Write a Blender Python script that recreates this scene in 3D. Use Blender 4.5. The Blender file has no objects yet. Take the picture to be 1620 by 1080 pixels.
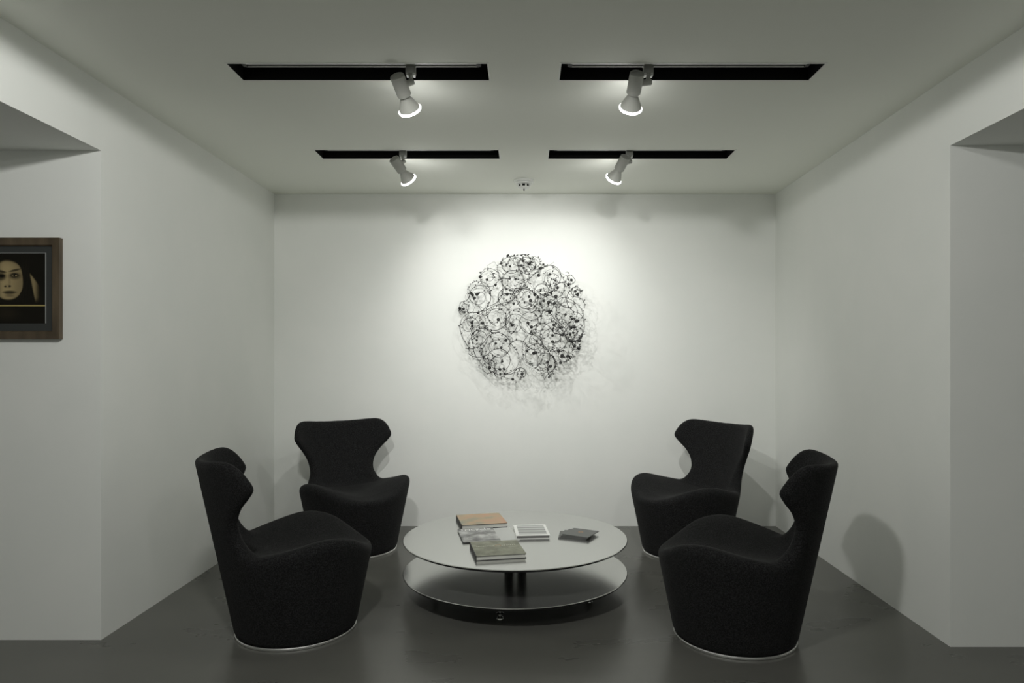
import bpy, bmesh, math, random
import numpy as np
from mathutils import Vector, Matrix
from math import pi, sin, cos, radians
random.seed(4)
S = bpy.context.scene
C = S.collection

# ---------------------------------------------------------------- camera, world, exposure
CAM_Z = 1.4537
FPX = 1075.0
cam_d = bpy.data.cameras.new('camera')
cam_d.sensor_width = 36.0
cam_d.lens = FPX / 1620 * 36
cam_d.shift_x = -22 / 1620
cam_d.shift_y = 27 / 1620
cam_d.clip_start = 0.05
cam = bpy.data.objects.new('camera', cam_d)
C.objects.link(cam)
cam.location = (0, 0, CAM_Z)
cam.rotation_euler = (pi / 2, 0, 0)
S.camera = cam

W = bpy.data.worlds.new('world')
S.world = W
W.use_nodes = True
W.node_tree.nodes['Background'].inputs[0].default_value = (0.97, 1.0, 0.93, 1)
W.node_tree.nodes['Background'].inputs[1].default_value = 0.225
S.view_settings.view_transform = 'Standard'
S.view_settings.look = 'None'
S.view_settings.gamma = 1
S.view_settings.exposure = 0.11
S.view_settings.use_curve_mapping = False
try:
    S.cycles.use_denoising = True
    S.cycles.max_bounces = 10
    S.cycles.diffuse_bounces = 8
    S.cycles.sample_clamp_indirect = 6
except Exception:
    pass
LIGHT_COL = (1.0, 1.0, 0.965)
# power of each lamp (W); the last is an added fill
P_REAR, P_FRONT, P_GALLERY_L, P_FILL_R = 20.0, 60.0, 205.0, 52.0
LENS_GLOW = 28.0

# ---------------------------------------------------------------- materials
MATS = {}
def mat(name, col, rough=0.5, metal=0.0, spec=0.5, emit=None, estr=0.0):
    if name in MATS:
        return MATS[name]
    m = bpy.data.materials.new(name)
    m.use_nodes = True
    b = m.node_tree.nodes['Principled BSDF']
    b.inputs['Base Color'].default_value = (*col, 1)
    b.inputs['Roughness'].default_value = rough
    b.inputs['Metallic'].default_value = metal
    b.inputs['Specular IOR Level'].default_value = spec
    if emit:
        b.inputs['Emission Color'].default_value = (*emit, 1)
        b.inputs['Emission Strength'].default_value = estr
    MATS[name] = m
    return m

def noise_mix(m, c1, c2, scale, detail=4, lo=0.35, hi=0.65, bump=0.0, bump_scale=None, rough=None, stretch=None):
    nt = m.node_tree; N = nt.nodes; L = nt.links
    b = N['Principled BSDF']
    tc = N.new('ShaderNodeTexCoord')
    src = tc.outputs['Object']
    if stretch:
        mp = N.new('ShaderNodeMapping'); mp.inputs['Scale'].default_value = stretch
        L.new(src, mp.inputs[0]); src = mp.outputs[0]
    n = N.new('ShaderNodeTexNoise'); n.inputs['Scale'].default_value = scale; n.inputs['Detail'].default_value = detail
    L.new(src, n.inputs['Vector'])
    r = N.new('ShaderNodeValToRGB')
    r.color_ramp.elements[0].position = lo; r.color_ramp.elements[0].color = (*c1, 1)
    r.color_ramp.elements[1].position = hi; r.color_ramp.elements[1].color = (*c2, 1)
    L.new(n.outputs['Fac'], r.inputs['Fac'])
    L.new(r.outputs['Color'], b.inputs['Base Color'])
    if rough:
        mr = N.new('ShaderNodeMapRange')
        mr.inputs['To Min'].default_value = rough[0]; mr.inputs['To Max'].default_value = rough[1]
        L.new(n.outputs['Fac'], mr.inputs['Value']); L.new(mr.outputs[0], b.inputs['Roughness'])
    if bump:
        n2 = N.new('ShaderNodeTexNoise'); n2.inputs['Scale'].default_value = bump_scale or scale; n2.inputs['Detail'].default_value = 3
        L.new(src, n2.inputs['Vector'])
        bp = N.new('ShaderNodeBump'); bp.inputs['Strength'].default_value = bump; bp.inputs['Distance'].default_value = 0.002
        L.new(n2.outputs['Fac'], bp.inputs['Height']); L.new(bp.outputs[0], b.inputs['Normal'])
    return m

M_WALL = noise_mix(mat('white_plaster', (0.8, 0.81, 0.78), 0.75, spec=0.2), (0.80, 0.815, 0.785), (0.82, 0.83, 0.80), 3.0, bump=0.05, bump_scale=220)
M_CEIL = mat('ceiling_paint', (0.885, 0.90, 0.835), 0.85, spec=0.15)
M_FLOOR = noise_mix(mat('polished_concrete', (0.08, 0.08, 0.075), 0.3), (0.092, 0.092, 0.083), (0.130, 0.129, 0.116), 1.6, detail=8, lo=0.2, hi=0.85, rough=(0.22, 0.36), stretch=(1, 2.2, 1))
M_FABRIC = noise_mix(mat('charcoal_wool', (0.015, 0.015, 0.015), 0.95, spec=0.15), (0.0065, 0.0066, 0.0067), (0.024, 0.0243, 0.0247), 170, detail=3, lo=0.4, hi=0.68, bump=0.5, bump_scale=260)
M_FABRIC.node_tree.nodes['Principled BSDF'].inputs['Sheen Weight'].default_value = 0.03
M_FABRIC.node_tree.nodes['Principled BSDF'].inputs['Sheen Roughness'].default_value = 0.5
M_CHROME = mat('polished_steel', (0.75, 0.75, 0.73), 0.16, 1.0)
M_STEEL = mat('satin_steel', (0.85, 0.85, 0.83), 0.38, 1.0)
M_BLACK = mat('black_paint', (0.004, 0.004, 0.004), 0.6, spec=0.2)
M_BLACKMETAL = mat('black_metal', (0.02, 0.02, 0.02), 0.35, 0.3)
M_TABLE = mat('graphite_lacquer', (0.66, 0.665, 0.65), 0.19, 0.9, spec=0.8)
M_EDGE = mat('black_table_edge', (0.012, 0.012, 0.012), 0.35)
M_LAMP = mat('white_lamp_enamel', (0.47, 0.475, 0.44), 0.4, spec=0.4)
M_LAMPLIGHT = mat('clear_clip_plastic', (0.8, 0.8, 0.78), 0.3)
M_TRIM = mat('white_slot_edge', (0.85, 0.86, 0.82), 0.5)
M_ALU = mat('track_aluminium', (0.88, 0.88, 0.85), 0.5, 0.0)
M_LENS = mat('lit_lens', (0.9, 0.9, 0.9), 0.3, emit=(1, 1, 0.97), estr=LENS_GLOW)
M_IRON = mat('wrought_iron', (0.022, 0.022, 0.021), 0.5, 0.4)
M_DET = mat('detector_plastic', (0.78, 0.79, 0.76), 0.4)
M_WOOD = noise_mix(mat('walnut_frame', (0.1, 0.075, 0.045), 0.4), (0.060, 0.043, 0.026), (0.125, 0.092, 0.056), 14, stretch=(1, 1, 0.25))
M_MAT = mat('grey_mat_board', (0.035, 0.038, 0.036), 0.9)
M_PAGES = mat('book_pages', (0.62, 0.62, 0.58), 0.8)
M_PAPERGREY = mat('grey_cover_paper', (0.55, 0.56, 0.545), 0.45)

# ---------------------------------------------------------------- helpers
def link_mesh(name, me, m, parent=None, loc=None):
    o = bpy.data.objects.new(name, me)
    C.objects.link(o)
    for mm in (m if isinstance(m, (list, tuple)) else [m]):
        me.materials.append(mm)
    if parent is not None:
        o.parent = parent
    if loc is not None:
        o.location = loc
    return o

def obj(name, bm, m, parent=None, loc=None, smooth=False, angle=None):
    me = bpy.data.meshes.new(name)
    bmesh.ops.recalc_face_normals(bm, faces=bm.faces)
    if smooth:
        for f in bm.faces:
            f.smooth = True
        if angle:
            for e in bm.edges:
                if len(e.link_faces) == 2 and e.calc_face_angle(0) > radians(angle):
                    e.smooth = False
    bm.to_mesh(me); bm.free()
    return link_mesh(name, me, m, parent, loc)

def tag(o, label, cat, group=None):
    o['label'] = label; o['category'] = cat
    if group:
        o['group'] = group
    return o

def thing(name, label, cat, loc=(0, 0, 0), rz=0.0, group=None):
    o = bpy.data.objects.new(name, None)
    o.empty_display_size = 0.1
    C.objects.link(o)
    o.location = loc; o.rotation_euler = (0, 0, rz)
    return tag(o, label, cat, group)

def box(bm, x0, x1, y0, y1, z0, z1, bevel=0.0, mi=0):
    t = bmesh.new()
    bmesh.ops.create_cube(t, size=1)
    for v in t.verts:
        v.co = Vector(((x0 + x1) / 2 + v.co.x * (x1 - x0), (y0 + y1) / 2 + v.co.y * (y1 - y0), (z0 + z1) / 2 + v.co.z * (z1 - z0)))
    if bevel:
        bmesh.ops.bevel(t, geom=list(t.edges), offset=bevel, segments=2, affect='EDGES')
    for f in t.faces:
        f.material_index = mi
    me = bpy.data.meshes.new('t'); t.to_mesh(me); t.free()
    bm.from_mesh(me); bpy.data.meshes.remove(me)
    return bm

def prism(bm, pts, z0, z1):
    a = [bm.verts.new((p[0], p[1], z0)) for p in pts]
    b = [bm.verts.new((p[0], p[1], z1)) for p in pts]
    n = len(pts)
    bm.faces.new(a); bm.faces.new(b)
    for i in range(n):
        bm.faces.new((a[i], a[(i + 1) % n], b[(i + 1) % n], b[i]))
    return bm

def frame_of(d):
    d = Vector(d).normalized()
    u = d.cross(Vector((0, 0, 1)))
    if u.length < 1e-4:
        u = Vector((1, 0, 0))
    u.normalize()
    return d, u, d.cross(u)

def lathe(bm, prof, origin=(0, 0, 0), axis=(0, 0, 1), n=40, caps=True):
    """prof: (radius, distance along axis)"""
    o = Vector(origin); d, u, w = frame_of(axis)
    rings = []
    for r, h in prof:
        if r < 1e-6:
            rings.append([bm.verts.new(o + d * h)])
        else:
            rings.append([bm.verts.new(o + d * h + (u * cos(2 * pi * i / n) + w * sin(2 * pi * i / n)) * r) for i in range(n)])
    for a, b in zip(rings, rings[1:]):
        for i in range(n):
            j = (i + 1) % n
            if len(a) == 1 and len(b) == 1:
                continue
            if len(a) == 1:
                bm.faces.new((a[0], b[j], b[i]))
            elif len(b) == 1:
                bm.faces.new((a[i], a[j], b[0]))
            else:
                bm.faces.new((a[i], a[j], b[j], b[i]))
    if caps:
        if len(rings[0]) > 1: bm.faces.new(rings[0])
        if len(rings[-1]) > 1: bm.faces.new(rings[-1])
    return bm

def tube_path(bm, pts, r, n=5):
    pts = [Vector(p) for p in pts]
    prev = None; rings = []
    for i, p in enumerate(pts):
        d = (pts[min(i + 1, len(pts) - 1)] - pts[max(i - 1, 0)])
        if d.length < 1e-9: d = Vector((1, 0, 0))
        d.normalize()
        u = Vector((0, 1, 0)) - d * d.y
        if u.length < 1e-3: u = Vector((1, 0, 0))
        u.normalize(); w = d.cross(u)
        rr = r(i / (len(pts) - 1)) if callable(r) else r
        rings.append([bm.verts.new(p + (u * cos(2 * pi * k / n) + w * sin(2 * pi * k / n)) * rr) for k in range(n)])
    for a, b in zip(rings, rings[1:]):
        for i in range(n):
            bm.faces.new((a[i], a[(i + 1) % n], b[(i + 1) % n], b[i]))
    bm.faces.new(rings[0]); bm.faces.new(rings[-1])
    return bm

def struct(name, bm, m):
    o = obj(name, bm, m)
    o['kind'] = 'structure'
    return o

# ---------------------------------------------------------------- the room
H = 2.88
YB = 5.897
XL, XR = -2.183, 2.167              # corners at the back wall
LX, LY = -2.195, 3.512              # front corner, left
RX, RY = 2.140, 3.427               # front corner, right
ZS = 2.528                          # soffit height
Y0 = -3.0

bm = bmesh.new(); box(bm, -5.2, 5.2, Y0, YB + 0.15, -0.1, 0)
struct('floor', bm, M_FLOOR)

bm = bmesh.new(); box(bm, -5.2, 5.2, YB, YB + 0.15, 0, H + 0.2)
struct('wall_back', bm, M_WALL)
# each side wall is an L in plan: the side of the bay, then its return facing the camera
bm = bmesh.new(); prism(bm, [(XL, YB), (LX, LY), (-5.05, LY), (-5.05, YB)], 0, H + 0.2)
struct('wall_left', bm, M_WALL)
bm = bmesh.new(); prism(bm, [(XR, YB), (RX, RY), (5.05, RY), (5.05, YB)], 0, H + 0.2)
struct('wall_right', bm, M_WALL)
# headers over the openings towards the camera
HLX = LX + (LX - XL) / (YB - LY) * (LY - Y0) * 0.0
bm = bmesh.new(); prism(bm, [(LX, LY), (LX, Y0), (-5.05, Y0), (-5.05, LY)], ZS, H + 0.2)
struct('wall_left_header', bm, M_WALL)
bm = bmesh.new(); prism(bm, [(RX, RY), (RX, Y0), (5.05, Y0), (5.05, RY)], ZS, H + 0.2)
struct('wall_right_header', bm, M_WALL)
bm = bmesh.new(); box(bm, -5.2, -5.05, Y0, YB, 0, H + 0.2)  # outer side walls out of view, added to limit world light from the sides
struct('wall_left_outer', bm, M_WALL)
bm = bmesh.new(); box(bm, 5.05, 5.2, Y0, YB, 0, H + 0.2)
struct('wall_right_outer', bm, M_WALL)

# ceiling with the four track slots cut out of it
SLOTS = [(-1.450, -0.186, 3.283, 3.484), (0.170, 1.450, 3.283, 3.484),
         (-1.450, -0.186, 4.645, 4.851), (0.158, 1.434, 4.645, 4.851)]
xs = sorted({-5.2, 5.2, *[s[0] for s in SLOTS], *[s[1] for s in SLOTS]})
ys = sorted({Y0, YB + 0.15, *[s[2] for s in SLOTS], *[s[3] for s in SLOTS]})
bm = bmesh.new()
for i in range(len(xs) - 1):
    for j in range(len(ys) - 1):
        cx, cy = (xs[i] + xs[i + 1]) / 2, (ys[j] + ys[j + 1]) / 2
        if any(s[0] < cx < s[1] and s[2] < cy < s[3] for s in SLOTS):
            continue
        box(bm, xs[i], xs[i + 1], ys[j], ys[j + 1], H, H + 0.12)
bmesh.ops.remove_doubles(bm, verts=bm.verts, dist=1e-5)
seen = {}
for f in list(bm.faces):                      # drop the inner doubles between neighbouring blocks
    k = tuple(sorted(v.index for v in f.verts))
    seen.setdefault(k, []).append(f)
bmesh.ops.delete(bm, geom=[f for fs in seen.values() if len(fs) > 1 for f in fs], context='FACES_ONLY')
struct('ceiling', bm, M_CEIL)

TRACK_Z = 2.912
for n, (x0, x1, y0, y1) in enumerate(SLOTS):
    bm = bmesh.new()
    e = 0.002
    t = 0.07                                  # depth of the slot
    for a in ((x0, x0 + e, y0, y1, H, H + t), (x1 - e, x1, y0, y1, H, H + t), (x0, x1, y0, y0 + e, H, H + t), (x0, x1, y1 - e, y1, H, H + t), (x0, x1, y0, y1, H + t - e, H + t)):
        box(bm, *a)
    k = 0.0065                                # thin white edge bead
    for a in ((x0 - k, x0 + e, y0 - k, y1 + k), (x1 - e, x1 + k, y0 - k, y1 + k), (x0, x1, y0 - k, y0 + e), (x0, x1, y1 - e, y1 + k)):
        box(bm, *a, H - 0.002, H + 0.0005, mi=1)
    o = struct('trim_%d' % (n + 1), bm, [M_BLACK, M_TRIM])

# ---------------------------------------------------------------- tracks and spotlights
track_labels = ['black recessed light track in front row, left slot', 'black recessed light track in front row, right slot',
                'black recessed light track nearer the back wall, left slot', 'black recessed light track nearer the back wall, right slot']
for (x0, x1, y0, y1), lb in zip(SLOTS, track_labels):
    yc = (y0 + y1) / 2
    inset = 0.05
    t = thing('light_track', lb, 'light track', ((x0 + x1) / 2, yc, TRACK_Z), 0, 'recessed light tracks in the ceiling')
    hw = (x1 - x0) / 2 - inset
    bm = bmesh.new(); box(bm, -hw, hw, -0.0185, 0.0185, 0.004, 0.036)
    obj('track_body', bm, M_BLACKMETAL, t)
    for s in (-1, 1):
        bm = bmesh.new(); box(bm, -hw, hw, s * 0.0165 - 0.0045, s * 0.0165 + 0.0045, 0, 0.006)
        obj('rail', bm, M_ALU, t)
    for s in (-1, 1):
        bm = bmesh.new(); box(bm, s * hw - 0.012, s * hw + 0.012, -0.0195, 0.0195, -0.001, 0.036, 0.002)
        obj('end_cap', bm, M_BLACKMETAL, t)

def spotlight(track_xy, top, axis, label, power, spot_deg):
    X, Y = track_xy
    t = thing('track_spotlight', label, 'spotlight', (X, Y, TRACK_Z), 0, 'white spotlights on the ceiling tracks')
    base = Vector((X, Y, TRACK_Z))
    p0 = Vector(top) - base
    a = Vector(axis).normalized()
    bm = bmesh.new(); box(bm, -0.024, 0.024, -0.017, 0.017, -0.047, 0.0, 0.003)
    ad = obj('adapter', bm, M_LAMP, t)
    for s in (-1, 1):
        bm = bmesh.new(); box(bm, s * 0.016 - 0.006, s * 0.016 + 0.006, -0.0175, 0.0175, -0.055, -0.040, 0.002)
        obj('clip', bm, M_LAMPLIGHT, ad)
    bm = bmesh.new(); lathe(bm, [(0.0105, -0.045), (0.0105, -0.082)], n=20)
    obj('stem', bm, M_LAMP, t, smooth=True, angle=40)
    # knuckle from the stem to the side of the housing
    side = p0 + a * 0.055
    k0 = Vector((0, 0, -0.084))
    kd = (side - k0)
    kd_n = kd.normalized()
    bm = bmesh.new(); lathe(bm, [(0.013, -0.016), (0.0155, -0.013), (0.0155, kd.length - 0.02), (0.0155, kd.length)], k0, kd_n, 24)
    obj('knuckle', bm, M_LAMP, t, smooth=True, angle=40)
    bm = bmesh.new()
    lathe(bm, [(0.0, 0.003), (0.029, 0.003), (0.030, 0.0), (0.0345, 0.0), (0.036, 0.003), (0.036, 0.101), (0.0345, 0.104), (0.0, 0.104)], p0, a, 40)
    obj('housing', bm, M_LAMP, t, smooth=True, angle=25)
    bm = bmesh.new()
    lathe(bm, [(0.0205, 0.103), (0.0205, 0.109), (0.0225, 0.110), (0.0585, 0.186), (0.0565, 0.186), (0.021, 0.113), (0.0, 0.113)], p0, a, 48)
    obj('shade', bm, M_LAMP, t, smooth=True, angle=14)
    bm = bmesh.new()
    lathe(bm, [(0.0, 0.180), (0.0560, 0.180), (0.0595, 0.186), (0.058, 0.191), (0.047, 0.196), (0.025, 0.199), (0.0, 0.200)], p0, a, 48)
    obj('lens', bm, M_LENS, t, smooth=True, angle=60)
    ld = bpy.data.lights.new('lamp_light', 'SPOT')
    ld.energy = power; ld.color = LIGHT_COL
    ld.spot_size = radians(spot_deg); ld.spot_blend = 1.0
    ld.shadow_soft_size = 0.010
    lo = bpy.data.objects.new('lamp_light', ld); C.objects.link(lo)
    lo.parent = t
    lo.location = p0 + a * 0.235
    lo.rotation_euler = a.to_track_quat('-Z', 'Y').to_euler()
    return t

spotlight((-0.573, 3.383), (-0.632, 3.33, 2.838), (0.21, 0.76, -0.61), 'white cone spotlight on the front left ceiling track, aimed at the back wall', P_FRONT, 98)
spotlight((0.609, 3.383), (0.545, 3.33, 2.851), (-0.052, 0.78, -0.62), 'white cone spotlight on the front right ceiling track, nearly upright in view', P_FRONT, 98)
spotlight((-0.859, 4.748), (-0.914, 4.70, 2.835), (0.43, 0.67, -0.60), 'small white spotlight on the rear left track, tilted right towards the wire sculpture', P_REAR, 104)
spotlight((0.724, 4.748), (0.691, 4.70, 2.848), (-0.36, 0.68, -0.62), 'small white spotlight on the rear right track, tilted left towards the wire sculpture', P_REAR, 104)

# downlights on the camera's side; the right one is an added fill
def downlight(x, y, power, label, spot=178.0, blend=0.025):
    t = thing('downlight', label, 'downlight', (x, y, H), 0)
    bm = bmesh.new(); lathe(bm, [(0.035, -0.003), (0.05, -0.004), (0.055, 0.0), (0.035, 0.0)], n=32, caps=False)
    obj('bezel', bm, M_TRIM, t)
    bm = bmesh.new(); lathe(bm, [(0.0, -0.002), (0.035, -0.002), (0.035, 0.0)], n=32, caps=False)
    obj('lens', bm, M_LENS, t)
    ld = bpy.data.lights.new('lamp_light', 'SPOT'); ld.energy = power; ld.color = LIGHT_COL
    ld.spot_size = radians(spot); ld.spot_blend = blend; ld.shadow_soft_size = 0.10
    lo = bpy.data.objects.new('lamp_light', ld); C.objects.link(lo); lo.parent = t; lo.location = (0, 0, -0.013)
downlight(-0.66, 1.35, P_GALLERY_L, 'round white downlight in the gallery ceiling, left of the camera')
downlight(1.1, 0.6, P_FILL_R, 'added fill downlight out of view, right of the camera')

# ---------------------------------------------------------------- smoke detector
sx, sy = -0.015, 5.45
t = thing('smoke_detector', 'round white smoke detector on the ceiling near the back wall', 'smoke detector', (sx, sy, H))
bm = bmesh.new(); lathe(bm, [(0.0, 0.0), (0.082, 0.0), (0.082, -0.010), (0.078, -0.016), (0.07, -0.018), (0.0, -0.018)], n=48)
obj('base', bm, M_DET, t, smooth=True, angle=30)
bm = bmesh.new(); lathe(bm, [(0.068, -0.018), (0.066, -0.030), (0.058, -0.034), (0.0, -0.034)], n=48)
obj('body', bm, M_DET, t, smooth=True, angle=30)
bm = bmesh.new(); lathe(bm, [(0.040, -0.030), (0.040, -0.052), (0.0, -0.052)], n=32)
obj('sensor_chamber', bm, M_BLACK, t, smooth=True, angle=30)
for k in range(8):
    a = 2 * pi * k / 8 + 0.33
    bm = bmesh.new(); box(bm, -0.006, 0.006, -0.003, 0.003, -0.055, -0.03)
    bmesh.ops.transform(bm, matrix=Matrix.Rotation(a + pi / 2, 4, 'Z'), verts=bm.verts)
    bmesh.ops.translate(bm, vec=(0.048 * cos(a), 0.048 * sin(a), 0), verts=bm.verts)
    obj('rib', bm, M_DET, t)
bm = bmesh.new(); lathe(bm, [(0.0, -0.052), (0.05, -0.052), (0.05, -0.056), (0.036, -0.064), (0.0, -0.066)], n=40)
obj('cap', bm, M_DET, t, smooth=True, angle=30)
bm = bmesh.new(); lathe(bm, [(0.0045, -0.064), (0.0045, -0.080), (0.0, -0.082)], n=12)
obj('indicator', bm, M_BLACK, t, smooth=True)

# ---------------------------------------------------------------- wing chairs (implicit surface, meshed by surface nets)
CONE0, CONE1 = 0.310, 0.205                      # radius at the floor, flare per metre
def sm_max(a, b, k):
    h = np.maximum(k - np.abs(a - b), 0) / k
    return np.maximum(a, b) + h * h * k * 0.25
def sm_min(a, b, k):
    return -sm_max(-a, -b, k)

prof = [(70, 0.26), (66, 0.36), (57, 0.435), (47, 0.495), (41, 0.545), (39.4, 0.59), (41, 0.65), (46.5, 0.712), (53.5, 0.765), (58, 0.808), (58.8, 0.836), (57, 0.868), (52.5, 0.915), (47, 0.950), (41, 0.966), (33, 0.965), (20, 0.953), (8, 0.946), (0, 0.945)]
prof = [(radians(a) * 0.45, z) for a, z in prof]
def catmull(P, n=8):
    out = []
    for i in range(len(P) - 1):
        p0, p1, p2, p3 = P[max(i - 1, 0)], P[i], P[i + 1], P[min(i + 2, len(P) - 1)]
        for k in range(n):
            t = k / n
            out.append(tuple(0.5 * (2 * p1[c] + (p2[c] - p0[c]) * t + (2 * p0[c] - 5 * p1[c] + 4 * p2[c] - p3[c]) * t * t + (3 * p1[c] - p0[c] - 3 * p2[c] + p3[c]) * t ** 3) for c in range(len(p1))))
    out.append(P[-1])
    return out
half = np.array(catmull(prof, 5))
poly = np.concatenate([half, [[0.0, 0.26]]])
GU, GZ, GS = np.arange(0, 0.80, 0.008), np.arange(0.0, 1.12, 0.008), 0.008
def poly_sdf():
    U, Z = np.meshgrid(GU, GZ, indexing='ij')
    d = np.full(U.shape, 9.0); inside = np.zeros(U.shape, bool)
    n = len(poly)
    for i in range(n):
        a, b = poly[i], poly[(i + 1) % n]
        e = b - a
        wx, wz = U - a[0], Z - a[1]
        t = np.clip((wx * e[0] + wz * e[1]) / max(e @ e, 1e-12), 0, 1)
        on_axis = abs(a[0]) < 1e-9 and abs(b[0]) < 1e-9       # symmetry line is no border
        if not on_axis:
            d = np.minimum(d, np.hypot(wx - e[0] * t, wz - e[1] * t))
        c = (a[1] > Z) != (b[1] > Z)
        with np.errstate(divide='ignore', invalid='ignore'):
            xi = a[0] + (Z - a[1]) / (b[1] - a[1] if b[1] != a[1] else 1e-12) * e[0]
        inside ^= c & (U < xi)
    return np.where(inside, -d, d)
OUT = poly_sdf()
def outline(u, z):
    fu = np.clip(u / GS, 0, len(GU) - 1.001); fz = np.clip(z / GS, 0, len(GZ) - 1.001)
    i = fu.astype(int); j = fz.astype(int); a = fu - i; b = fz - j
    return (OUT[i, j] * (1 - a) * (1 - b) + OUT[i + 1, j] * a * (1 - b) + OUT[i, j + 1] * (1 - a) * b + OUT[i + 1, j + 1] * a * b)

_hx = catmull([(-0.5, 0.02), (-0.35, 0.035), (-0.2, 0.065), (-0.05, 0.096), (0.08, 0.114), (0.2, 0.106), (0.3, 0.078), (0.42, 0.03), (0.55, 0.0)], 8)
HX, HA = np.array([q[0] for q in _hx]), np.array([q[1] for q in _hx])
def seat_h(x, y):
    A = np.interp(x, HX, HA)
    return 0.444 + A * 0.5 * (1 - np.cos(np.pi * np.clip(np.abs(y) / 0.42, 0, 1.15))) - 0.018 * np.exp(-((x + 0.10) / 0.18) ** 2) - 0.014 * np.clip((x - 0.25) / 0.15, 0, 1)

def parts_sdf(x, y, z):
    r = np.hypot(x, y)
    R = CONE0 + CONE1 * z
    th = np.abs(np.arctan2(y, -x))
    cone = (r - R) * 0.98
    th_back = 0.052 + 0.045 * np.clip((0.75 - z) / 0.3, 0, 1) ** 1.5
    q_in = (R - th_back) - r
    back = sm_max(outline(th * 0.45, z), q_in, 0.045)
    top = (z - seat_h(x, y)) * 0.93
    return cone, back, top
def sdf(x, y, z):
    cone, back, top = parts_sdf(x, y, z)
    d = sm_max(sm_min(back, top, 0.034), cone, 0.030 + 0.035 * np.abs(y) / (np.hypot(x, y) + 1e-6))
    return sm_max(d, 0.014 - z, 0.03)

def surface_nets(f, lo, hi, h):
    ax = [np.arange(l, u + h, h) for l, u in zip(lo, hi)]
    X, Y, Z = np.meshgrid(*ax, indexing='ij')
    F = f(X, Y, Z)
    nx, ny, nz = F.shape
    I = F < 0
    acc = np.zeros((nx - 1, ny - 1, nz - 1, 3)); cnt = np.zeros((nx - 1, ny - 1, nz - 1))
    def sub(A, o):
        return A[o[0]:nx - 1 + o[0], o[1]:ny - 1 + o[1], o[2]:nz - 1 + o[2]]
    cor = [(i, j, k) for i in (0, 1) for j in (0, 1) for k in (0, 1)]
    for a in cor:
        for b in cor:
            if sum(abs(p - q) for p, q in zip(a, b)) == 1 and a < b:
                fa, fb = sub(F, a), sub(F, b)
                m = sub(I, a) != sub(I, b)
                t = np.where(m, fa / np.where(fa - fb == 0, 1, fa - fb), 0)
                for c in range(3):
                    acc[..., c] += np.where(m, a[c] + t * (b[c] - a[c]), 0)
                cnt += m
    valid = cnt > 0
    idx = np.full(valid.shape, -1); idx[valid] = np.arange(valid.sum())
    cell = np.argwhere(valid)
    V = (cell + acc[valid] / cnt[valid][:, None]) * h + np.array([a[0] for a in ax])
    Q = []
    for axis in range(3):
        o1, o2 = [(1, 2), (2, 0), (0, 1)][axis]
        sl0 = [slice(None)] * 3; sl1 = [slice(None)] * 3
        sl0[axis] = slice(0, -1); sl1[axis] = slice(1, None)
        A, B = I[tuple(sl0)], I[tuple(sl1)]
        e = np.argwhere(A != B)
        e = e[(e[:, o1] > 0) & (e[:, o2] > 0) & (e[:, o1] < F.shape[o1] - 1) & (e[:, o2] < F.shape[o2] - 1)]
        flip = A[tuple(e.T)]
        def cidx(d1, d2):
            c = e.copy(); c[:, o1] += d1; c[:, o2] += d2
            return idx[tuple(c.T)]
        q = np.stack([cidx(-1, -1), cidx(0, -1), cidx(0, 0), cidx(-1, 0)], 1)
        q[~flip] = q[~flip][:, ::-1]
        Q.append(q)
    return V, np.concatenate(Q)

def grad(V, e=0.002):
    g = np.zeros_like(V)
    for c in range(3):
        d = np.zeros(3); d[c] = e
        g[:, c] = (sdf(*(V + d).T) - sdf(*(V - d).T)) / (2 * e)
    return g
CV, CQ = surface_nets(sdf, (-0.56, -0.50, -0.02), (0.48, 0.50, 1.02), 0.0115)
for _ in range(2):
    g = grad(CV); gl = np.maximum((g ** 2).sum(1), 0.2)
    CV = CV - g * np.clip(sdf(*CV.T) / gl, -0.006, 0.006)[:, None]
CN = grad(CV, 0.004); CN /= np.linalg.norm(CN, axis=1)[:, None] + 1e-9

def sub_mesh(name, mask):
    q = CQ[mask]
    used, inv = np.unique(q, return_inverse=True)
    me = bpy.data.meshes.new(name)
    me.from_pydata(CV[used].tolist(), [], inv.reshape(q.shape).tolist())
    for p in me.polygons:
        p.use_smooth = True
    me.normals_split_custom_set_from_vertices(CN[used].tolist())
    me.materials.append(M_FABRIC)
    return me

cen = CV[CQ].mean(1); cno = CN[CQ].mean(1)
cone_d, back_d, top_d = parts_sdf(*cen.T)
is_back = (back_d < top_d) & (cen[:, 2] > 0.38)
is_seat = (~is_back) & (cno[:, 2] > 0.42) & (cen[:, 2] > 0.3)
ME_BACK, ME_SEAT, ME_BODY = sub_mesh('backrest', is_back), sub_mesh('seat', is_seat), sub_mesh('base', ~is_back & ~is_seat)

chair = thing('wing_chair', '', 'armchair', (0, 0, 0), 0, 'charcoal wing chairs around the table')
for nm, me in (('base', ME_BODY), ('seat', ME_SEAT), ('backrest', ME_BACK)):
    o = bpy.data.objects.new(nm, me); C.objects.link(o); o.parent = chair
bm = bmesh.new(); lathe(bm, [(0.285, 0.0), (0.309, 0.0), (0.3125, 0.003), (0.3125, 0.011), (0.309, 0.014), (0.285, 0.014), (0.285, 0.0)], n=96, caps=False)
o = obj('base_ring', bm, M_STEEL, chair, smooth=True, angle=40)
o['label'] = 'thin polished steel ring at the floor'

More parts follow.
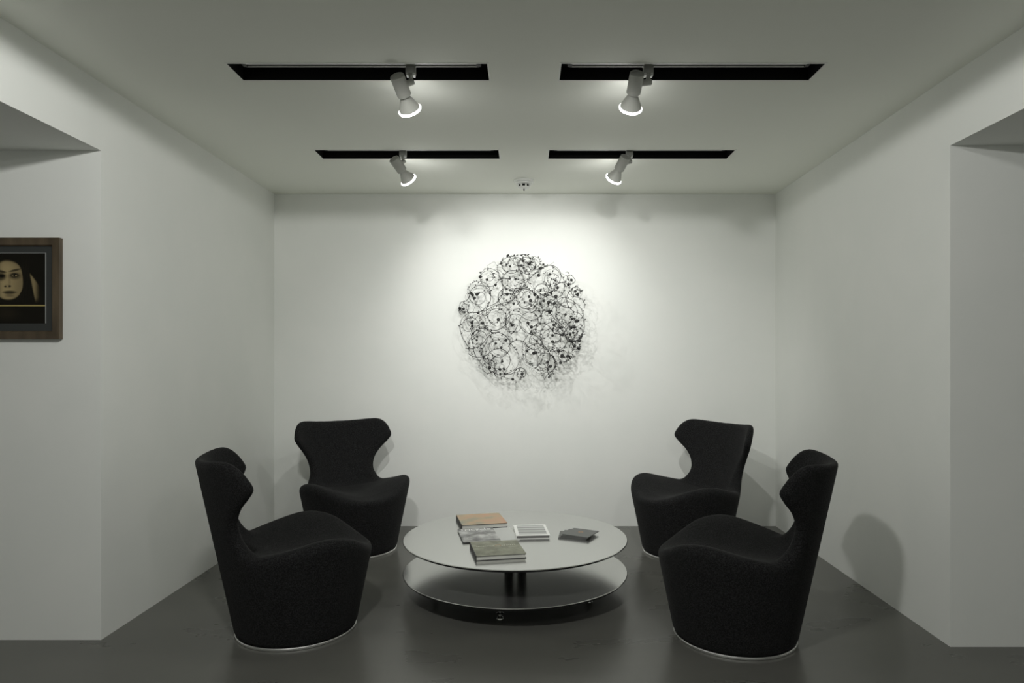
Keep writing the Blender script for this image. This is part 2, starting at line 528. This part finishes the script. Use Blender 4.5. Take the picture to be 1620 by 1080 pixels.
def dup(root, loc, rz, label):
    r = root.copy(); C.objects.link(r); r.location = loc; r.rotation_euler = (0, 0, rz); r['label'] = label
    for ch in list(root.children):
        c = ch.copy(); C.objects.link(c); c.parent = r
    return r
CHAIRS = [(-1.238, 3.68, 25, 'charcoal wing chair at front left, seen from its side, back to the left wall'),
          (1.097, 3.58, 157, 'charcoal wing chair at front right, seen from its side, back to the right wall'),
          (-1.305, 5.19, -58, 'charcoal wing chair in the rear left corner, its seat turned towards the camera'),
          (1.198, 5.13, 210, 'charcoal wing chair in the rear right corner, turned left towards the table')]
for i, (x, y, a, lb) in enumerate(CHAIRS):
    if i == 0:
        chair.location = (x, y, 0); chair.rotation_euler = (0, 0, radians(a)); chair['label'] = lb
    else:
        dup(chair, (x, y, 0), radians(a), lb)

# ---------------------------------------------------------------- round coffee table
TX, TY, TZ, TR = -0.066, 4.29, 0.335, 0.70
def dark_below(o):
    for p in o.data.polygons:
        p.material_index = 0 if p.normal.z > 0.2 else 1
t = thing('coffee_table', 'low round two-tier graphite coffee table between the four chairs', 'coffee table', (TX, TY, 0))
bm = bmesh.new(); lathe(bm, [(0.0, TZ), (TR - 0.003, TZ), (TR, TZ - 0.003), (TR - 0.001, TZ - 0.008), (TR - 0.012, TZ - 0.016), (0.0, TZ - 0.016)], n=160)
dark_below(obj('tabletop', bm, [M_TABLE, M_EDGE], t, smooth=True, angle=20))
bm = bmesh.new(); lathe(bm, [(0.0, 0.132), (TR - 0.003, 0.132), (TR, 0.129), (TR - 0.001, 0.124), (TR - 0.012, 0.114), (0.0, 0.114)], n=160)
dark_below(obj('lower_shelf', bm, [M_TABLE, M_EDGE], t, smooth=True, angle=20))
for k in range(5):
    a = 2 * pi * k / 5 - pi / 2
    r = 0.055
    bm = bmesh.new(); lathe(bm, [(0.017, 0.132), (0.017, TZ - 0.016)], (r * cos(a), r * sin(a), 0), n=24)
    obj('post', bm, M_STEEL if k == 0 else M_BLACKMETAL, t, smooth=True, angle=40)
    bm = bmesh.new(); lathe(bm, [(0.019, TZ - 0.036), (0.019, TZ - 0.031)], (r * cos(a), r * sin(a), 0), n=24)
    obj('collar', bm, M_STEEL, t, smooth=True, angle=40)
bm = bmesh.new(); lathe(bm, [(0.0, 0.114), (0.40, 0.114), (0.36, 0.085), (0.0, 0.085)], n=80)
obj('underframe', bm, M_BLACKMETAL, t, smooth=True, angle=30)
for k in range(5):
    a = radians(-99 + 72 * k)
    x, y = 0.50 * cos(a), 0.50 * sin(a)
    bm = bmesh.new()
    lathe(bm, [(0.0, 0.0), (0.021, 0.0), (0.021, 0.005), (0.016, 0.012), (0.009, 0.017), (0.007, 0.022)], (x, y, 0), n=28, caps=False)
    lathe(bm, [(0.015, 0.026), (0.021, 0.028), (0.021, 0.032), (0.012, 0.036)], (x, y, 0), n=28)
    lathe(bm, [(0.0065, 0.015), (0.0065, 0.115)], (x, y, 0), n=20)
    obj('foot', bm, M_CHROME, t, smooth=True, angle=40)

# ---------------------------------------------------------------- books, magazine and cards on the table
def cover_noise(name, c1, c2, c3, scale):
    m = mat(name, c1, 0.4)
    N = m.node_tree.nodes; L = m.node_tree.links
    tc = N.new('ShaderNodeTexCoord'); n = N.new('ShaderNodeTexNoise')
    n.inputs['Scale'].default_value = scale; n.inputs['Detail'].default_value = 5
    r = N.new('ShaderNodeValToRGB'); r.color_ramp.elements.new(0.5)
    for e, p, c in zip(r.color_ramp.elements, (0.33, 0.5, 0.66), (c1, c2, c3)):
        e.position = p; e.color = (*c, 1)
    L.new(tc.outputs['Object'], n.inputs['Vector']); L.new(n.outputs['Fac'], r.inputs['Fac'])
    L.new(r.outputs['Color'], N['Principled BSDF'].inputs['Base Color'])
    return m

def text(name, s, size, m, parent, loc, rz=0.0, sx=1.0, align='CENTER'):
    cu = bpy.data.curves.new(name, 'FONT')
    cu.body = s; cu.size = size; cu.align_x = align; cu.align_y = 'CENTER'; cu.extrude = 0.0002
    o = bpy.data.objects.new(name, cu); C.objects.link(o)
    dg = bpy.context.evaluated_depsgraph_get()
    me = bpy.data.meshes.new_from_object(o.evaluated_get(dg))
    bpy.data.objects.remove(o); bpy.data.curves.remove(cu)
    me.name = name; me.materials.clear()
    q = link_mesh(name, me, m, parent, loc)
    q.rotation_euler = (0, 0, rz); q.scale = (sx, 1, 1)
    return q

def hardback(name, label, x, y, deg, w, d, th, m_cover, m_pages, z=None, group='books and papers on the round table', cat='book'):
    t = thing(name, label, cat, (x, y, TZ if z is None else z), radians(deg), group)
    bm = bmesh.new(); e = 0.0028
    box(bm, -w / 2, w / 2, -d / 2, d / 2, 0, e, 0.0008)
    box(bm, -w / 2, w / 2, -d / 2, d / 2, th - e, th, 0.0008)
    box(bm, -w / 2, -w / 2 + e, -d / 2, d / 2, 0.0005, th - 0.0005)
    obj('cover', bm, m_cover, t)
    bm = bmesh.new(); box(bm, -w / 2 + e, w / 2 - 0.005, -d / 2 + 0.005, d / 2 - 0.005, e, th - e)
    obj('pages', bm, m_pages, t)
    return t
def flat_patch(name, parent, m, x0, x1, y0, y1, z, th=0.0004):
    bm = bmesh.new(); box(bm, x0, x1, y0, y1, z, z + th)
    return obj(name, bm, m, parent)

M_DARKBOARD = mat('dark_book_board', (0.02, 0.02, 0.019), 0.5)
# orange book at the back
m_or = cover_noise('orange_cover_art', (0.27, 0.27, 0.20), (0.44, 0.32, 0.19), (0.50, 0.29, 0.18), 9)
b = hardback('book', 'hardback book with a mottled orange cover at the rear of the table', -0.305, 4.627, 13, 0.305, 0.305, 0.028, M_DARKBOARD, M_PAGES)
flat_patch('cover_picture', b, m_or, -0.150, 0.1525, -0.1525, 0.1525, 0.028)['label'] = 'mottled orange cover print'
# plain grey brochure half under the magazine
t = thing('brochure', 'plain pale grey brochure half under the black and white magazine', 'brochure', (-0.190, 4.312, TZ), radians(12), 'books and papers on the round table')
bm = bmesh.new(); box(bm, -0.122, 0.122, -0.155, 0.155, 0, 0.005, 0.001)
obj('cover', bm, M_PAPERGREY, t)
bm = bmesh.new(); box(bm, -0.120, 0.1205, -0.1555, -0.1545, 0.0012, 0.0038)
obj('pages', bm, M_PAGES, t)
# magazine
m_mag = cover_noise('grey_photo_cover', (0.10, 0.10, 0.10), (0.30, 0.30, 0.295), (0.58, 0.58, 0.57), 11)
t = thing('magazine', 'magazine with a grey photo cover and white title, lying on the grey brochure', 'magazine', (-0.300, 4.285, TZ + 0.0052), radians(12), 'books and papers on the round table')
bm = bmesh.new(); box(bm, -0.115, 0.115, -0.155, 0.155, 0, 0.0075, 0.0015)
obj('cover', bm, m_mag, t)
bm = bmesh.new(); box(bm, -0.111, 0.1155, -0.1555, 0.154, 0.0015, 0.006)
obj('pages', bm, M_PAGES, t)
M_WHITEINK = mat('white_ink', (0.85, 0.85, 0.83), 0.5)
text('title', 'tricycle', 0.072, M_WHITEINK, t, (0.0, 0.118, 0.0077), sx=0.92)
M_LINEINK = mat('grey_line_print', (0.10, 0.10, 0.095), 0.5)
# crossed sticks of the cover photograph and small type lines
for (x0, y0, x1, y1) in ((-0.06, -0.02, 0.09, 0.075), (-0.01, 0.085, 0.07, -0.06)):
    L_ = math.hypot(x1 - x0, y1 - y0)
    bm = bmesh.new(); box(bm, -L_ / 2, L_ / 2, -0.0012, 0.0012, 0.0074, 0.0078)
    o = obj('cover_line', bm, M_LINEINK, t, ((x0 + x1) / 2, (y0 + y1) / 2, 0)); o.rotation_euler = (0, 0, math.atan2(y1 - y0, x1 - x0))
for k, wln in enumerate((0.034, 0.028, 0.05)):
    flat_patch('caption', t, M_WHITEINK, -0.105, -0.105 + wln, -0.075 - 0.02 * k - 0.002, -0.075 - 0.02 * k + 0.002, 0.0074)
# olive book in front
rnd_t = random.Random(3)
m_ol = noise_mix(mat('olive_cloth', (0.2, 0.2, 0.15), 0.6), (0.21, 0.215, 0.165), (0.34, 0.345, 0.27), 22, detail=6)
b = hardback('book', 'olive grey hardback with a thin gold title line, nearest the table front', -0.166, 3.925, 11.5, 0.285, 0.295, 0.026, M_DARKBOARD, M_PAGES)
flat_patch('cover_cloth', b, m_ol, -0.138, 0.1425, -0.1475, 0.1475, 0.026)['label'] = 'olive grey cloth face'
M_GOLD = mat('gold_ink', (0.50, 0.38, 0.20), 0.4, 0.3)
M_PALEINK = mat('pale_ink', (0.62, 0.62, 0.52), 0.5)
M_RUSTINK = mat('rust_ink', (0.40, 0.23, 0.12), 0.5)
# too small to read in the photograph: short strokes on either side of the emblem
for xa, xb in ((-0.115, -0.016), (0.034, 0.115)):
    bm = bmesh.new(); x_ = xa
    while x_ < xb:
        w_ = rnd_t.uniform(0.003, 0.009)
        box(bm, x_, x_ + w_, 0.040 + rnd_t.uniform(0, 0.003), 0.050, 0.0263, 0.0267)
        x_ += w_ + rnd_t.uniform(0.003, 0.008)
    obj('title_line', bm, M_PALEINK, b)
bm = bmesh.new(); lathe(bm, [(0.013, 0.0), (0.017, 0.0), (0.017, 0.0003), (0.013, 0.0003), (0.013, 0.0)], (0.012, 0.045, 0.0264), n=28, caps=False)
obj('emblem', bm, M_RUSTINK, b)
# white framed book
b = hardback('book', 'white hardback with a grey striped picture, right of the magazine', 0.034, 4.353, 5, 0.212, 0.272, 0.022, mat('white_cover', (0.88, 0.88, 0.86), 0.4), mat('grey_pages', (0.16, 0.16, 0.155), 0.8))
m_st = mat('striped_print', (0.4, 0.4, 0.4), 0.5)
N = m_st.node_tree.nodes; L = m_st.node_tree.links
tc = N.new('ShaderNodeTexCoord'); wv = N.new('ShaderNodeTexWave'); rp = N.new('ShaderNodeValToRGB')
wv.bands_direction = 'Y'; wv.inputs['Scale'].default_value = 5.5; wv.inputs['Distortion'].default_value = 1.6; wv.inputs['Detail'].default_value = 3
rp.color_ramp.elements[0].color = (0.30, 0.31, 0.30, 1); rp.color_ramp.elements[1].color = (0.58, 0.59, 0.575, 1)
L.new(tc.outputs['Object'], wv.inputs['Vector']); L.new(wv.outputs['Fac'], rp.inputs['Fac']); L.new(rp.outputs['Color'], N['Principled BSDF'].inputs['Base Color'])
flat_patch('cover_picture', b, m_st, -0.086, 0.090, -0.108, 0.112, 0.022)['label'] = 'grey striped picture'
# fan of dark cards
M_CARD = mat('dark_card', (0.085, 0.087, 0.084), 0.35)
fan = [('lowest dark card of the fanned pile right on the table', -7), ('second lowest dark card of the fanned pile on the table', -14),
       ('second highest dark card of the fanned pile on the table', -21), ('topmost dark card of the fanned pile, with a small rust mark', -28)]
z = TZ
for k, (lb, a) in enumerate(fan):
    t = thing('card_booklet', lb, 'booklet', (0.297 + 0.0165 * k, 4.292 + 0.001 * k, z), radians(a), 'dark booklets fanned out on the table')
    bm = bmesh.new(); box(bm, -0.088, 0.088, -0.090, 0.090, 0, 0.0048, 0.0012)
    obj('cover', bm, M_CARD, t)
    bm = bmesh.new(); box(bm, -0.084, 0.084, -0.0905, 0.0905, 0.0014, 0.0034)
    obj('pages', bm, mat('dim_pages', (0.17, 0.17, 0.165), 0.8), t)
    if k == 3:
        bm = bmesh.new(); lathe(bm, [(0.009, 0.0), (0.016, 0.0), (0.016, 0.0003), (0.009, 0.0003), (0.009, 0.0)], (-0.005, 0.012, 0.0048), n=20, caps=False)
        obj('emblem', bm, M_RUSTINK, t)
    z += 0.005

# ---------------------------------------------------------------- framed portrait on the left return wall
FX1, FZ1, FZ0 = -2.393, 2.074, 1.554
FW = 0.62
FX0 = FX1 - FW
fy = LY - 0.001
t = thing('framed_portrait', 'brown framed sepia portrait of a long-haired woman on the left wall', 'framed picture', ((FX0 + FX1) / 2, fy, (FZ0 + FZ1) / 2))
hw, hh, dp, fb = FW / 2, (FZ1 - FZ0) / 2, 0.028, 0.042
def mitre(side):
    bm = bmesh.new()
    # profile: outer edge to inner edge, with a sloping face
    o = [(-hw, -hh), (hw, -hh), (hw, hh), (-hw, hh)]
    i = [(-hw + fb, -hh + fb), (hw - fb, -hh + fb), (hw - fb, hh - fb), (-hw + fb, hh - fb)]
    a, b2 = side, (side + 1) % 4
    pts = []
    for c in (a, b2):
        pts.append([(o[c][0], 0, o[c][1]), (o[c][0], -dp, o[c][1]), (i[c][0] + (o[c][0] - i[c][0]) * 0.12, -dp + 0.002, i[c][1] + (o[c][1] - i[c][1]) * 0.12), (i[c][0], -dp + 0.010, i[c][1]), (i[c][0], 0, i[c][1])])
    A = [bm.verts.new(p) for p in pts[0]]; B = [bm.verts.new(p) for p in pts[1]]
    n = len(A)
    for k in range(n):
        bm.faces.new((A[k], A[(k + 1) % n], B[(k + 1) % n], B[k]))
    bm.faces.new(A); bm.faces.new(B)
    return bm
for s in range(4):
    obj('frame_bar', mitre(s), M_WOOD, t)
bm = bmesh.new(); box(bm, -hw + fb, hw - fb, -0.012, -0.001, -hh + fb, hh - fb)
obj('mat_board', bm, M_MAT, t)
# print: a generic sepia portrait, coloured per vertex on a fine flat grid
px_m = 3.49 / FPX                                     # metres per reference pixel on this wall
pr = 0.081; pl = 0.081; ptop = 0.078; pbot = 0.081    # mat widths
PX0, PX1, PZ0, PZ1 = -hw + pl, hw - pr, -hh + pbot, hh - ptop
nu, nv = 260, 220
gu = np.linspace(PX0, PX1, nu); gv = np.linspace(PZ0, PZ1, nv)
UX, VZ = np.meshgrid(gu, gv, indexing='ij')
# local picture coordinates measured in tenths of a face: u to the right of the print's right border, v below its top
u = 475 - (PX1 - UX) / px_m * 6.75
v = 135 + (PZ1 - VZ) / px_m * 6.75
def sstep(a, b, x):
    q = np.clip((x - a) / (b - a), 0, 1); return q * q * (3 - 2 * q)
def ell(cx, cy, rx, ry, soft=0.25, rot=0.0):
    c, s_ = cos(rot), sin(rot)
    X = ((u - cx) * c + (v - cy) * s_) / rx; Y = (-(u - cx) * s_ + (v - cy) * c) / ry
    return 1 - sstep(1 - soft, 1 + soft, np.hypot(X, Y))
lum = np.full(u.shape, 0.035)
bgR = (sstep(278 + (v - 240) * 0.2, 290 + (v - 240) * 0.2 + 4, u)) * (1 - sstep(350, 425, u)) * sstep(225, 330, v) * (1 - sstep(600, 680, v))
lum += bgR * 0.5
bgL = (1 - sstep(-330, -250, u)) * sstep(225, 330, v) * (1 - sstep(600, 680, v)) * 0.25
lum += bgL
face = 1 - sstep(0.94, 1.06, (np.abs((u - 72 - 0.04 * (v - 425)) / 166) ** 2.3 + np.abs((v - 425) / 226) ** 2.3) ** (1 / 2.3) * (1 + 0.10 * sstep(500, 650, v)))
shade = 0.74 - 0.22 * sstep(60, 235, u) - 0.38 * (1 - sstep(-60, 30, u)) - 0.12 * sstep(560, 660, v) - 0.1 * (1 - sstep(215, 300, v))
lum = lum * (1 - face) + face * shade
def put(m, val):
    global lum
    lum = lum * (1 - m) + val * m
put(ell(150, 378, 62, 36, 0.5) * 0.75 * face, 0.22)              # eye sockets
put(ell(0, 385, 55, 40, 0.5) * 0.8 * face, 0.10)
put(ell(148, 318, 58, 11, 0.5, -0.22) * 0.8, 0.08)               # brows
put(ell(5, 330, 50, 12, 0.5, 0.2) * 0.8, 0.06)
put(ell(146, 372, 42, 22, 0.4), 0.05)                            # eyes
put(ell(146, 374, 30, 13, 0.3), 0.42)
put(ell(150, 370, 16, 16, 0.25), 0.02)
put(ell(161, 375, 6, 6, 0.4), 0.95)
put(ell(8, 378, 36, 17, 0.3), 0.05)
put(ell(10, 378, 14, 14, 0.3), 0.015)
put(ell(92, 430, 14, 70, 0.8) * 0.35, 0.36)                      # nose side
put(ell(62, 440, 13, 60, 0.8) * 0.5, 0.72)
put(ell(72, 490, 36, 20, 0.5) * 0.5, 0.5)
put(ell(95, 488, 14, 9, 0.4), 0.06); put(ell(48, 490, 12, 8, 0.4), 0.06)
put(ell(94, 550, 62, 13, 0.6), 0.20)                             # mouth
put(ell(92, 553, 60, 4, 0.7), 0.04)
put(ell(92, 568, 50, 11, 0.5) * 0.8, 0.30)
put(ell(95, 592, 45, 8, 0.6) * 0.5, 0.20)
top_line = 212 + 0.0022 * np.clip(u - 60, 0, 400) ** 2 + 0.0035 * np.clip(60 - u, 0, 400) ** 2
put(1 - sstep(top_line - 14, top_line + 22, v), 0.022)
hair = np.clip(ell(256, 470, 46, 330, 0.15, 0.08) + ell(-150, 470, 80, 330, 0.15, -0.1), 0, 1)
put(hair * (1 - bgR) * (1 - face), 0.022)
strands = ell(250, 430, 60, 260, 0.6, 0.1) * (1 - face) * (0.5 + 0.5 * np.sin(u * 0.22 + v * 0.02)) * (1 - bgR)
put(strands * 0.5, 0.09)
put(sstep(672, 682, v), 0.03)                                    # dark lower panel
put(ell(60, 780, 110, 60, 0.9) * 0.5 * sstep(690, 700, v), 0.14)
line = sstep(688, 691, v) * (1 - sstep(701, 704, v))
lum = np.clip(lum, 0.0, 1.0) ** 1.55
col = np.stack([lum * 0.60 + 0.004, lum * 0.47 + 0.0035, lum * 0.24 + 0.002, np.ones_like(lum)], -1)
gold = np.array([0.42, 0.34, 0.13, 1.0])
col = col * (1 - line[..., None]) + gold * line[..., None]
me = bpy.data.meshes.new('print')
verts = np.stack([UX, np.full(UX.shape, -0.0135), VZ], -1).reshape(-1, 3)
ii = np.arange(nu * nv).reshape(nu, nv)
faces = np.stack([ii[:-1, :-1], ii[1:, :-1], ii[1:, 1:], ii[:-1, 1:]], -1).reshape(-1, 4)
me.from_pydata(verts.tolist(), [], faces.tolist())
ca = me.color_attributes.new('print_ink', 'FLOAT_COLOR', 'POINT')
ca.data.foreach_set('color', col.reshape(-1).astype(np.float32))
M_PRINT = mat('sepia_print', (0.2, 0.15, 0.1), 0.5, spec=0.2)
at_n = M_PRINT.node_tree.nodes.new('ShaderNodeAttribute'); at_n.attribute_name = 'print_ink'
M_PRINT.node_tree.links.new(at_n.outputs['Color'], M_PRINT.node_tree.nodes['Principled BSDF'].inputs['Base Color'])
link_mesh('print', me, M_PRINT, t)['label'] = 'sepia portrait print'
M_BEVEL = mat('mat_bevel', (0.30, 0.31, 0.30), 0.7)
bm = bmesh.new()
g_ = 0.004
for a in ((PX1, PX1 + g_, PZ0, PZ1 + 0.002), (PX0 - g_, PX0, PZ0, PZ1 + 0.002), (PX0, PX1, PZ1, PZ1 + 0.002)):
    box(bm, a[0], a[1], -0.0145, -0.0118, a[2], a[3])
obj('mat_bevel', bm, M_BEVEL, t)

# ---------------------------------------------------------------- wrought wire sculpture on the back wall
rnd = random.Random(11)
sc_c = Vector((-0.02, YB, 1.79))
sculpt = thing('wire_sculpture', 'round black wire sculpture of scrolling vines and buds on the back wall', 'wall sculpture', sc_c)
def sp(px, py, lift=0.0):
    """reference-scale drawing units -> point of the tilted dome standing off the wall"""
    X = (px - 525) / 4 / 190.0 ; Z = -(py - 515) / 4 / 190.0
    uu = (X + 0.55) / 1.1
    rho2 = min((X * X + Z * Z) / 0.32, 1.0)
    gap = 0.045 + 0.21 * uu ** 1.3 + 0.05 * (1 - rho2) + lift
    k = (YB - gap) / 5.70
    return Vector((X * k - 0.005, -gap, Z * k))
MAIN = [(465, 275, 75), (700, 255, 82), (305, 250, 62), (245, 370, 78), (350, 510, 80), (475, 550, 66), (575, 535, 76), (720, 640, 96),
        (800, 470, 88), (855, 540, 62), (365, 690, 90), (372, 785, 82), (610, 755, 88), (665, 795, 72), (185, 560, 66), (455, 165, 70),
        (555, 175, 62), (828, 265, 36), (868, 345, 36), (510, 865, 38), (785, 750, 40), (560, 390, 72), (425, 375, 62), (600, 660, 56),
        (690, 430, 62), (240, 640, 58), (862, 690, 32), (760, 560, 60), (650, 340, 52), (840, 610, 58), (300, 820, 50), (150, 440, 40)]
leaf_spots, bud_spots = [], []
def spiral(cx, cy, R, phi, turn, turns, shrink):
    n = int(26 * turns) + 8
    out = []
    for i in range(n + 1):
        s_ = i / n
        r = R * (1 - shrink * s_ ** 1.4)
        a = phi + turn * 2 * pi * turns * s_
        out.append((cx + r * cos(a), cy + r * sin(a)))
    return out
def tail(cx, cy, R, phi, turn, k, sweep):
    # an arc of opposite curvature that runs into the spiral's first point
    r2 = R * k
    ox, oy = cx + (R + r2) * cos(phi), cy + (R + r2) * sin(phi)
    n = 16
    out = []
    for i in range(n):
        a = phi + pi - turn * (1 - i / n) * -1 * sweep
        out.append((ox + r2 * cos(a), oy + r2 * sin(a)))
    return out
LIM = 398
def inside(p):
    return math.hypot(p[0] - 525, p[1] - 515) < LIM + 18
def add_wire(bm, pts2, lift, r0, leafy=0.3, bud=True):
    pts2 = [p for p in pts2 if inside(p)]
    if len(pts2) < 5:
        return
    P = [sp(p[0], p[1], lift + 0.012 * sin(i * 0.35)) for i, p in enumerate(pts2)]
    tube_path(bm, P, lambda s_: r0 * (1.0 - 0.45 * s_), 5)
    if leafy:
        for i in range(3, len(P) - 1):
            if rnd.random() < leafy:
                d = (P[i + 1] - P[i - 1]).normalized()
                leaf_spots.append((P[i], d, rnd.choice((-1, 1)), rnd.uniform(0.55, 1.15)))
    if bud:
        bud_spots.append((P[-1], rnd.uniform(0.75, 1.25)))
for n_, (cx, cy, R) in enumerate(MAIN):
    bm = bmesh.new()
    phi = rnd.uniform(0, 2 * pi) if n_ not in (2, 3) else 0.6
    turn = rnd.choice((-1, 1))
    lift = rnd.uniform(-0.02, 0.03)
    pts = tail(cx, cy, R, phi, turn, rnd.uniform(0.8, 1.5), rnd.uniform(1.4, 2.6)) + spiral(cx, cy, R, phi, turn, rnd.uniform(1.1, 1.5), 0.74)
    add_wire(bm, pts, lift, 0.0028, 0.24)
    for q in range(2):                             # side shoots
        ph = rnd.uniform(0, 2 * pi); rr = R * rnd.uniform(0.35, 0.7); dd = R * rnd.uniform(0.4, 1.3)
        c2 = (cx + dd * cos(ph), cy + dd * sin(ph))
        add_wire(bm, spiral(c2[0], c2[1], rr, rnd.uniform(0, 6.28), rnd.choice((-1, 1)), rnd.uniform(0.6, 1.2), 0.5), lift + rnd.uniform(-0.03, 0.02), 0.0013, 0.12, bud=rnd.random() < 0.3)
    # a thinner vine behind the first
    j = (cx + rnd.uniform(-30, 30), cy + rnd.uniform(-30, 30)); ph = rnd.uniform(0, 6.28)
    add_wire(bm, tail(*j, R * 0.85, ph, -turn, 1.2, rnd.uniform(1.2, 2.4)) + spiral(*j, R * 0.85, ph, -turn, rnd.uniform(0.7, 1.3), 0.5), lift - 0.03, 0.0012, 0.12, bud=rnd.random() < 0.4)
    obj('scroll_wire', bm, M_IRON, sculpt, smooth=True)
VINES = [
    [(640, 195), (590, 240), (550, 280), (515, 325), (470, 340), (430, 330), (400, 305), (385, 270), (370, 230), (340, 200), (300, 193), (265, 210), (252, 245)],
    [(520, 330), (490, 365), (450, 400), (400, 415), (350, 430), (300, 455), (260, 480), (215, 520), (195, 560), (200, 610), (230, 650)],
    [(560, 420), (600, 435), (635, 470), (642, 520), (625, 560), (590, 590), (560, 620), (530, 660), (520, 720), (540, 780), (590, 825), (650, 845), (700, 820)],
    [(275, 540), (290, 580), (330, 600), (380, 605), (430, 640), (460, 690), (490, 730), (500, 780), (480, 830), (430, 860), (380, 865)],
    [(590, 640), (630, 680), (680, 720), (720, 770), (735, 810), (715, 860), (690, 890)],
    [(745, 545), (790, 620), (830, 660), (880, 650), (910, 610), (918, 560), (912, 500), (890, 450), (850, 410), (800, 385), (760, 390), (725, 420)],
    [(880, 600), (850, 640), (825, 690), (815, 740), (800, 790), (765, 798)],
    [(490, 560), (460, 610), (425, 590), (412, 550), (415, 510), (450, 465), (510, 450), (570, 425), (620, 380)],
    [(205, 660), (215, 730), (260, 800), (330, 850), (400, 885), (460, 900)],
    [(130, 460), (165, 468), (240, 470), (290, 440), (320, 390), (315, 330), (290, 290), (240, 275), (200, 285), (180, 320), (195, 350)],
    [(175, 690), (135, 620), (123, 560), (140, 505), (190, 475), (240, 475)],
    [(400, 180), (385, 160), (410, 130), (450, 118), (510, 130), (550, 165), (580, 205), (640, 195)],
    [(505, 112), (540, 105), (570, 130), (585, 170), (620, 205), (655, 170)],
    [(520, 325), (570, 335), (610, 360), (640, 400), (650, 450), (640, 500)],
    [(635, 660), (640, 600), (680, 550), (730, 540), (770, 570), (790, 610), (830, 660)],
    [(700, 480), (690, 430), (720, 400), (770, 370), (790, 320), (785, 270), (750, 215), (700, 178), (650, 195), (625, 240)],
]
for V_ in VINES:
    bm = bmesh.new()
    add_wire(bm, catmull(V_, 6), rnd.uniform(0.0, 0.035), 0.0028, 0.3)
    obj('scroll_wire', bm, M_IRON, sculpt, smooth=True)
for q in range(20):                                                   # fine tendrils at the rim and in the dense right half
    a = rnd.uniform(0, 2 * pi); rr = rnd.uniform(300, 380) if q < 13 else rnd.uniform(120, 330)
    if q >= 13: a = rnd.uniform(-0.9, 0.9)
    bm = bmesh.new()
    add_wire(bm, spiral(525 + rr * cos(a), 515 + rr * sin(a), rnd.uniform(25, 60), rnd.uniform(0, 6.28), rnd.choice((-1, 1)), rnd.uniform(0.5, 1.3), 0.55), rnd.uniform(-0.03, 0.03), 0.0018, bud=rnd.random() < 0.5)
    if len(bm.verts): obj('scroll_wire', bm, M_IRON, sculpt, smooth=True)
    else: bm.free()

def leaf_into(bm, p, d, s_, k):
    n = Vector((0, -1, 0)); side = (d.cross(n)).normalized() * s_
    ax = (d * 0.7 + side * 0.9 + n * rnd.uniform(-0.5, 0.6)).normalized()
    w = ax.cross(n).normalized()
    L_, W_ = 0.021 * k, 0.0052 * k
    base = p
    v = [bm.verts.new(base), bm.verts.new(base + ax * L_ * 0.5 + w * W_ + n * 0.002), bm.verts.new(base + ax * L_), bm.verts.new(base + ax * L_ * 0.5 - w * W_ + n * 0.002),
         bm.verts.new(base + ax * L_ * 0.5 + n * 0.0045), bm.verts.new(base + ax * L_ * 0.5 - n * 0.002)]
    for f in ((0, 1, 4), (1, 2, 4), (2, 3, 4), (3, 0, 4), (1, 0, 5), (2, 1, 5), (3, 2, 5), (0, 3, 5)):
        bm.faces.new([v[i] for i in f])
leaf_spots.sort(key=lambda q: -q[3])
for q in leaf_spots[:100]:
    bm = bmesh.new(); leaf_into(bm, *q)
    obj('leaf', bm, M_IRON, sculpt)
bm = bmesh.new()
for q in leaf_spots[100:]:
    leaf_into(bm, *q)
obj('leaf', bm, M_IRON, sculpt)['kind'] = 'stuff'
bud_spots = bud_spots[:100]
for p, k in bud_spots:
    bm = bmesh.new()
    bmesh.ops.create_icosphere(bm, subdivisions=2, radius=0.0125 * k)
    for v_ in bm.verts:
        v_.co *= 1 + 0.16 * sin(5 * math.atan2(v_.co.z, v_.co.x)) * (1 if v_.co.y < 0 else 0.4)
        v_.co.y *= 0.8
        v_.co += p
    obj('bud', bm, M_IRON, sculpt, smooth=True)
# short pins that hold the wires off the wall
for (px, py) in ((300, 330), (470, 250), (700, 300), (330, 640), (600, 720), (760, 560)):
    q = sp(px, py)
    bm = bmesh.new(); tube_path(bm, [q, Vector((q.x, -0.0005, q.z))], 0.003, 8)
    obj('wall_pin', bm, M_IRON, sculpt)
